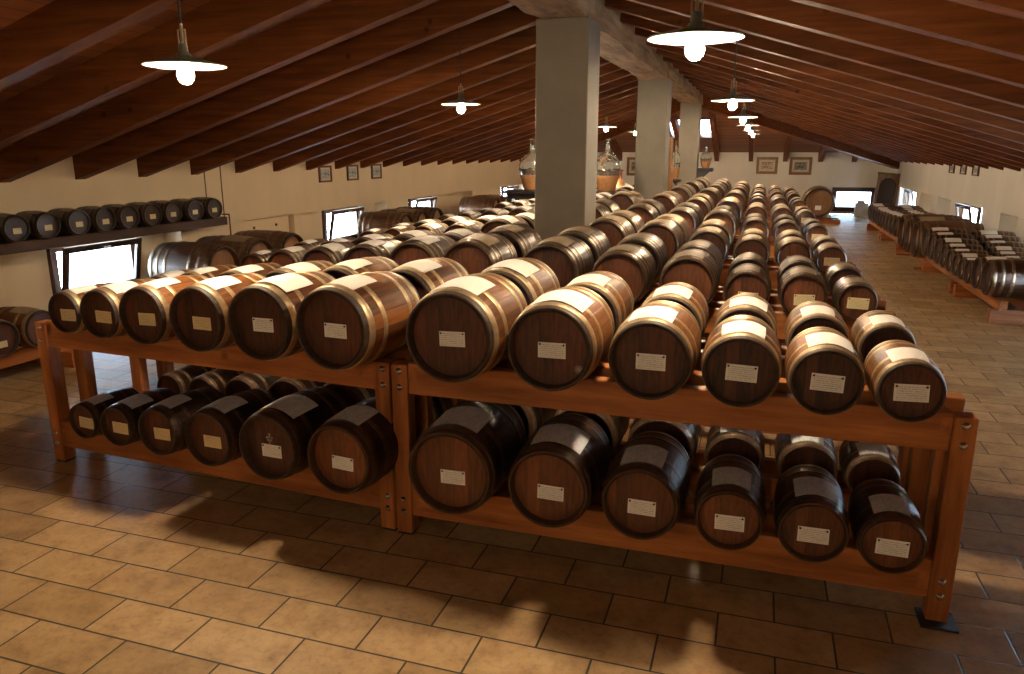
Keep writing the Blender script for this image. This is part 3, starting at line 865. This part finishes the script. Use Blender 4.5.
# ------------------------------------------------------------------ wall shelf with small barrels
ZS = 1.10
shelf = empty('barrel_shelf', (-7.3, 2.8, 0), 'long dark wooden shelf hung on the left wall above the window', 'shelf')
mb = MB(); mb.box(-.36, .08, 0, 6.24, ZS - .115, ZS, bev=.006); mb.build('board', M['shelf_wood'], shelf)
for (yy, x0) in ((6.18, .055), (6.18, -.22), (.4, .055)):
    mb = MB(); mb.tube((x0 - .005 + .03, yy, ZS), (x0 - .005 + .03, yy, zroof(-7.3 + x0) - .02), .008); mb.build('hanging_rod', M['rod'], shelf)
mb = MB(); mb.tube((.10, 6.26, ZS + .03), (.10, 6.26, .60), .010); mb.tube((-.02, 6.26, ZS + .03), (.10, 6.26, ZS + .03), .010); mb.build('bracket_rod', M['rod'], shelf)
SY = [3.32, 3.66, 4.0, 4.36, 4.72, 5.10, 5.44, 5.84, 6.24, 6.62, 7.00, 7.37, 7.74, 8.10, 8.47, 8.83]
SY = [5.02, 5.37, 5.72, 6.08, 6.47, 6.83, 7.18, 7.55, 7.90, 8.30, 8.68]
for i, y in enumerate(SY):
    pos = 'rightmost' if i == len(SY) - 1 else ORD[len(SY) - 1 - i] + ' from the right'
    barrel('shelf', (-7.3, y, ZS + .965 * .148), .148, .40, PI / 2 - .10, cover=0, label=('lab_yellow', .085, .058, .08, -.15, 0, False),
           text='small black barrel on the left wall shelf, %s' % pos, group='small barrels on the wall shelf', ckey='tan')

# ------------------------------------------------------------------ lamps
def make_lamp(loc, ztop, label):
    r = empty('pendant_lamp', loc, label, 'lamp', 'pendant lamps in two rows')
    mb = MB(); mb.lathe([(.032, .050), (.036, .036), (.07, .026), (.196, -.003), (.202, -.010), (.198, -.012)], 40, 'z')
    mb.lathe([(.198, -.012), (.08, .018), (.0, .028)], 40, 'z', mi=1)
    mb.build('lamp_shade', [M['shade_top'], M['shade_in']], r)
    mb = MB(); mb.lathe([(0, .10), (.020, .096), (.024, .055), (.032, .05), (.032, .02)], 20, 'z')
    mb.build('socket', M['shade_top'], r)
    mb = MB()
    for s_ in (-1, 1): mb.tube((s_ * .022, 0, .06), (s_ * .022, 0, .16), .004)
    mb.tube((-.024, 0, .16), (.024, 0, .16), .004); mb.tube((0, 0, .10), (0, 0, .19), .008)
    mb.build('bracket', M['brass'], r)
    mb = MB(); mb.lathe([(0, -.10), (.02, -.096), (.036, -.078), (.042, -.055), (.036, -.03), (.022, -.008), (.018, .02)], 20, 'z')
    mb.build('bulb', M['bulb'], r)
    mb = MB(); mb.tube((0, 0, .17), (0, 0, ztop - loc[2]), .006); mb.build('cable', M['cable'], r)
    return r
LY = [-2.7, 3.5, 7.65, 11.4, 15.0, 18.6, 22.3]  # first pair: unseen fill lamps added behind the camera for the rack fronts
WHO = ['foremost', 'nearest', 'second nearest', 'third nearest', 'fourth nearest', 'second farthest', 'farthest']  # last pair: lamps added to brighten the far wall
for (x, side) in ((-2.95, 'left'), (-.31, 'right')):
    for i, y in enumerate(LY):
        xx, yy = x, y
        if i == 1: xx, yy = (-2.81, 3.30) if side == 'left' else (-.31, 3.46)
        if i == 2 and side == 'left': xx, yy = -2.95, 7.40
        zz = 2.43 if (i == 1 and side == 'left') else 2.475
        make_lamp((xx, yy, zz), zroof(xx) - .02, 'white enamel saucer pendant lamp, %s in the %s row' % (WHO[i], side))
        ld = bpy.data.lights.new('bulb_light', 'POINT'); ld.energy = 400; ld.color = (1, .77, .50); ld.shadow_soft_size = .046
        lo = bpy.data.objects.new('bulb_light', ld); COL.objects.link(lo); lo.location = (xx, yy, zz - .055)

# ------------------------------------------------------------------ demijohns on their table, shelf things
def demijohn(loc, r, h, label, group=None):
    d = empty('demijohn', loc, label, 'demijohn', group)
    pr = [(0, .0), (.56, 0), (.60, .03), (.80, .22), (1, .42), (.99, .52), (.88, .60), (.64, .68), (.34, .745), (.19, .79), (.15, .90), (.14, .975), (.20, .98), (.20, 1.0), (.13, 1.0)]
    mb = MB(); mb.lathe([(a * r, b * h) for a, b in pr], 32, 'z'); mb.build('glass_body', M['glass'], d)
    pr2 = [(0, .004), (.58, .004), (.63, .03), (.83, .22), (.93, .30), (.90, .31)]
    mb = MB(); mb.lathe([(a * r * 1.015, b * h) for a, b in pr2], 32, 'z'); mb.build('straw_base', M['wicker'], d)
    mb = MB(); mb.lathe([(r * 1.0, h * .40), (r * 1.03, h * .405), (r * 1.03, h * .42), (r * 1.0, h * .425)], 32, 'z'); mb.build('band', M['hoop_dark'], d)
    return d
TZ = 1.345
tb = empty('side_table', (-3.15, 12.8, 0), 'long dark table in front of the second pillar carrying two demijohns', 'table')
mb = MB(); mb.box(-1.10, 1.10, -.30, .30, TZ - .05, TZ, bev=.008); mb.build('tabletop', M['table'], tb)
mb = MB(); mb.box(-1.02, 1.02, -.24, .24, TZ - .14, TZ - .051, bev=.004); mb.build('apron', M['table'], tb)
for sx_ in (-1, 1):
    for sy_ in (-1, 1):
        mb = MB(); mb.box(sx_ * .98 - .04, sx_ * .98 + .04, sy_ * .22 - .04, sy_ * .22 + .04, 0, TZ - .141, bev=.006); mb.build('leg', M['table'], tb)
demijohn((-2.48, 12.8, TZ), .225, .86, 'large glass demijohn with straw base right of the nearest pillar')
demijohn((-3.80, 12.8, TZ), .225, .86, 'large glass demijohn half hidden behind the nearest pillar, left side')
# small ledge with third demijohn by the far pillar
mb = MB(); mb.box(-1.595, -1.20, 20.25, 20.65, 1.50, 1.60, bev=.01)
mb.add([(-1.60, 20.3, 1.50), (-1.28, 20.3, 1.50), (-1.60, 20.3, 1.2), (-1.60, 20.6, 1.50), (-1.28, 20.6, 1.50), (-1.60, 20.6, 1.2)], [(0, 1, 2), (3, 4, 5), (0, 1, 4, 3), (1, 2, 5, 4), (0, 2, 5, 3)])
tag(mb.build('wall_bracket', M['table']), 'dark bracket shelf fixed to the farthest pillar', 'shelf')
demijohn((-1.40, 20.45, 1.60), .15, .52, 'small amber demijohn on the bracket of the farthest pillar')
# tall carved wood post and glass vessel beside the second pillar
mb = MB(); mb.lathe([(0, 0), (.16, 0), (.17, .4), (.14, .9), (.11, 1.1), (.09, 1.6), (.07, 1.9), (.075, 2.2), (.05, 2.28), (0, 2.28)], 18, 'z', (-1.76, 15.4, 0))
tag(mb.build('wooden_column', M['frame_gold']), 'tall slim carved wooden column just behind the second pillar', 'column')
dj = demijohn((-1.79, 16.9, 1.42), .105, .80, 'slim clear glass bottle on a stand behind the second pillar')
mb = MB(); mb.lathe([(0, 0), (.2, 0), (.2, .04), (.05, .08), (.05, 1.34), (.16, 1.38), (.16, 1.419), (0, 1.419)], 20, 'z', (-1.79, 16.9, 0))
tag(mb.build('plant_stand', M['table']), 'dark round pedestal under the slim glass bottle', 'stand')
# copper still left of the second pillar
st = empty('copper_pot', (-2.72, 15.3, 0), 'round copper pot with a neck left of the second pillar', 'pot')
mb = MB(); mb.lathe([(0, .95), (.20, .97), (.28, 1.1), (.27, 1.25), (.15, 1.36), (.07, 1.42), (.06, 1.60), (.10, 1.64), (0, 1.66)], 24, 'z'); mb.build('vessel', M['copper'], st)
mb = MB(); mb.tube((0, 0, 1.60), (-.35, 0, 1.42), .022); mb.build('spout', M['copper'], st)
mb = MB(); mb.box(-.3, .3, -.3, .3, 0, .949, bev=.01); mb.build('base', M['table'], st)

# ------------------------------------------------------------------ pictures
def picture(loc, w, h, axis, fr, img, fw_, label, group):
    """axis: direction the picture looks: 'y-' , 'x+' or 'x-'"""
    rz = {'y-': 0, 'x+': PI / 2, 'x-': -PI / 2}[axis]
    p = empty('framed_picture', loc, label, 'picture', group, rz=rz)
    mb = MB()
    for (a, b, c, d) in ((-w / 2, w / 2, -h / 2, -h / 2 + fw_), (-w / 2, w / 2, h / 2 - fw_, h / 2), (-w / 2, -w / 2 + fw_, -h / 2 + fw_, h / 2 - fw_), (w / 2 - fw_, w / 2, -h / 2 + fw_, h / 2 - fw_)):
        mb.box(a, b, -.035, -.001, c, d, bev=.004)
    mb.build('frame', fr, p)
    mb = MB(); mb.box(-w / 2 + fw_, w / 2 - fw_, -.015, -.003, -h / 2 + fw_, h / 2 - fw_); mb.build('mount', M['mount'], p)
    mm = fw_ * 1.9
    mb = MB(); mb.box(-w / 2 + mm, w / 2 - mm, -.018, -.0155, -h / 2 + mm, h / 2 - mm); mb.build('image', img, p)
picture((.14, YB, 1.555), .67, .545, 'y-', M['frame_gold'], M['pic_a'], .085, 'wooden framed picture of small figures, left of the pair on back wall', 'pictures on the back wall')
picture((1.18, YB, 1.545), .69, .565, 'y-', M['frame_gold'], M['pic_b'], .085, 'wooden framed dark picture, right of the pair on the back wall', 'pictures on the back wall')
picture((-4.25, YB, 1.50), .50, .62, 'y-', M['frame_gold'], M['pic_b'], .085, 'wooden framed picture seen between the first two pillars', 'pictures on the back wall')
for i, y in enumerate((12.40, 13.40, 14.38)):
    picture((XL, y, 1.60), .42, .30, 'x+', M['frame_dark'], M['pic_c'], .035, 'small framed picture high on the left wall, %s of three' % ('nearest', 'middle', 'farthest')[i], 'small pictures on the left wall')
for i, y in enumerate((17.45, 18.45, 19.50)):
    picture((XR, y, 1.645), .45, .23, 'x-', M['frame_dark'], M['pic_c'], .03, 'small framed picture high on the right wall, %s of three' % ('nearest', 'middle', 'farthest')[i], 'small pictures on the right wall')

# leaning arched panel in the far right corner, pale block below the window
pn = empty('arched_panel', (3.70, 26.3, 0), 'brown wooden panel with a dark arched inset leaning in far right corner', 'panel')
mb = MB(); mb.box(-.34, .30, 0, .07, .0, 1.30, bev=.01); mb.box(-.36, .32, -.02, .09, 1.28, 1.36, bev=.01)
o = mb.build('panel_board', M['panel'], pn); o.rotation_euler = (0, .08, 0)
mb = MB(); pts = [(-.26, .3), (.22, .3), (.22, .95)] + [(-.02 + .24 * math.cos(a), .95 + .26 * math.sin(a)) for a in [PI * q / 12 for q in range(1, 12)]] + [(-.26, .95)]
n = len(pts); mb.add([(x, -.012, z) for x, z in pts] + [(x, -.001, z) for x, z in pts], [tuple(range(n)), tuple(range(n, 2 * n))] + [(i, (i + 1) % n, (i + 1) % n + n, i + n) for i in range(n)])
o = mb.build('arched_inset', M['panel_in'], pn); o.rotation_euler = (0, .08, 0)
mb = MB(); mb.box(2.88, 3.26, 26.1, 26.4, 0, .42, bev=.02); mb.box(2.94, 3.14, 26.12, 26.38, .421, .50, bev=.01)
tag(mb.build('stone_block', M['stone']), 'pale stone block on the floor under the far window', 'block')

# ------------------------------------------------------------------ camera, light, colour
cam = bpy.data.cameras.new('camera'); co = bpy.data.objects.new('camera', cam); COL.objects.link(co); S.camera = co
cam.sensor_fit = 'HORIZONTAL'; cam.sensor_width = 36; cam.lens = 751 * 36 / 1024; cam.clip_end = 200
co.location = (0, 0, 2.0); co.rotation_euler = (PI / 2 - .242, 0, .3145)

w = bpy.data.worlds.new('world'); S.world = w; w.use_nodes = True
bg = w.node_tree.nodes['Background']; bg.inputs['Color'].default_value = (.58, .79, 1, 1); bg.inputs['Strength'].default_value = 48.0
def portal(x, y, z, sx_, sy_, rot):
    d = bpy.data.lights.new('window_portal', 'AREA'); d.shape = 'RECTANGLE'; d.size = sx_; d.size_y = sy_
    d.cycles.is_portal = True
    o = bpy.data.objects.new('window_portal', d); COL.objects.link(o); o.location = (x, y, z); o.rotation_euler = rot
for a, b in WL: portal(XL - .37, (a + b) / 2, .58, .66, b - a, (0, -PI / 2, 0))
for a, b in WR: portal(XR + .37, (a + b) / 2, .58, .66, b - a, (0, PI / 2, 0))
portal(XR + .40, 7.5, .9, 1.8, 2.8, (0, PI / 2, 0))
portal((wbx0 + wbx1) / 2, YB + .25, .45, wbx1 - wbx0, .9, (-PI / 2, 0, 0))
for sa, sb in ((sx0, sx1), (sx2, sx3)): portal((sa + sb) / 2, (sy0 + sy1) / 2, zb((sy0 + sy1) / 2) + .12, sb - sa, sy1 - sy0, (-math.atan(SL), 0, 0))

vs = S.view_settings; vs.view_transform = 'Standard'; vs.look = 'None'; vs.exposure = 0.75; vs.gamma = 1; vs.use_curve_mapping = False
S.cycles.use_denoising = True
S.cycles.max_bounces = 7; S.cycles.diffuse_bounces = 4; S.cycles.glossy_bounces = 3; S.cycles.transmission_bounces = 6
S.cycles.sample_clamp_indirect = 6.0; S.cycles.caustics_reflective = False; S.cycles.caustics_refractive = False
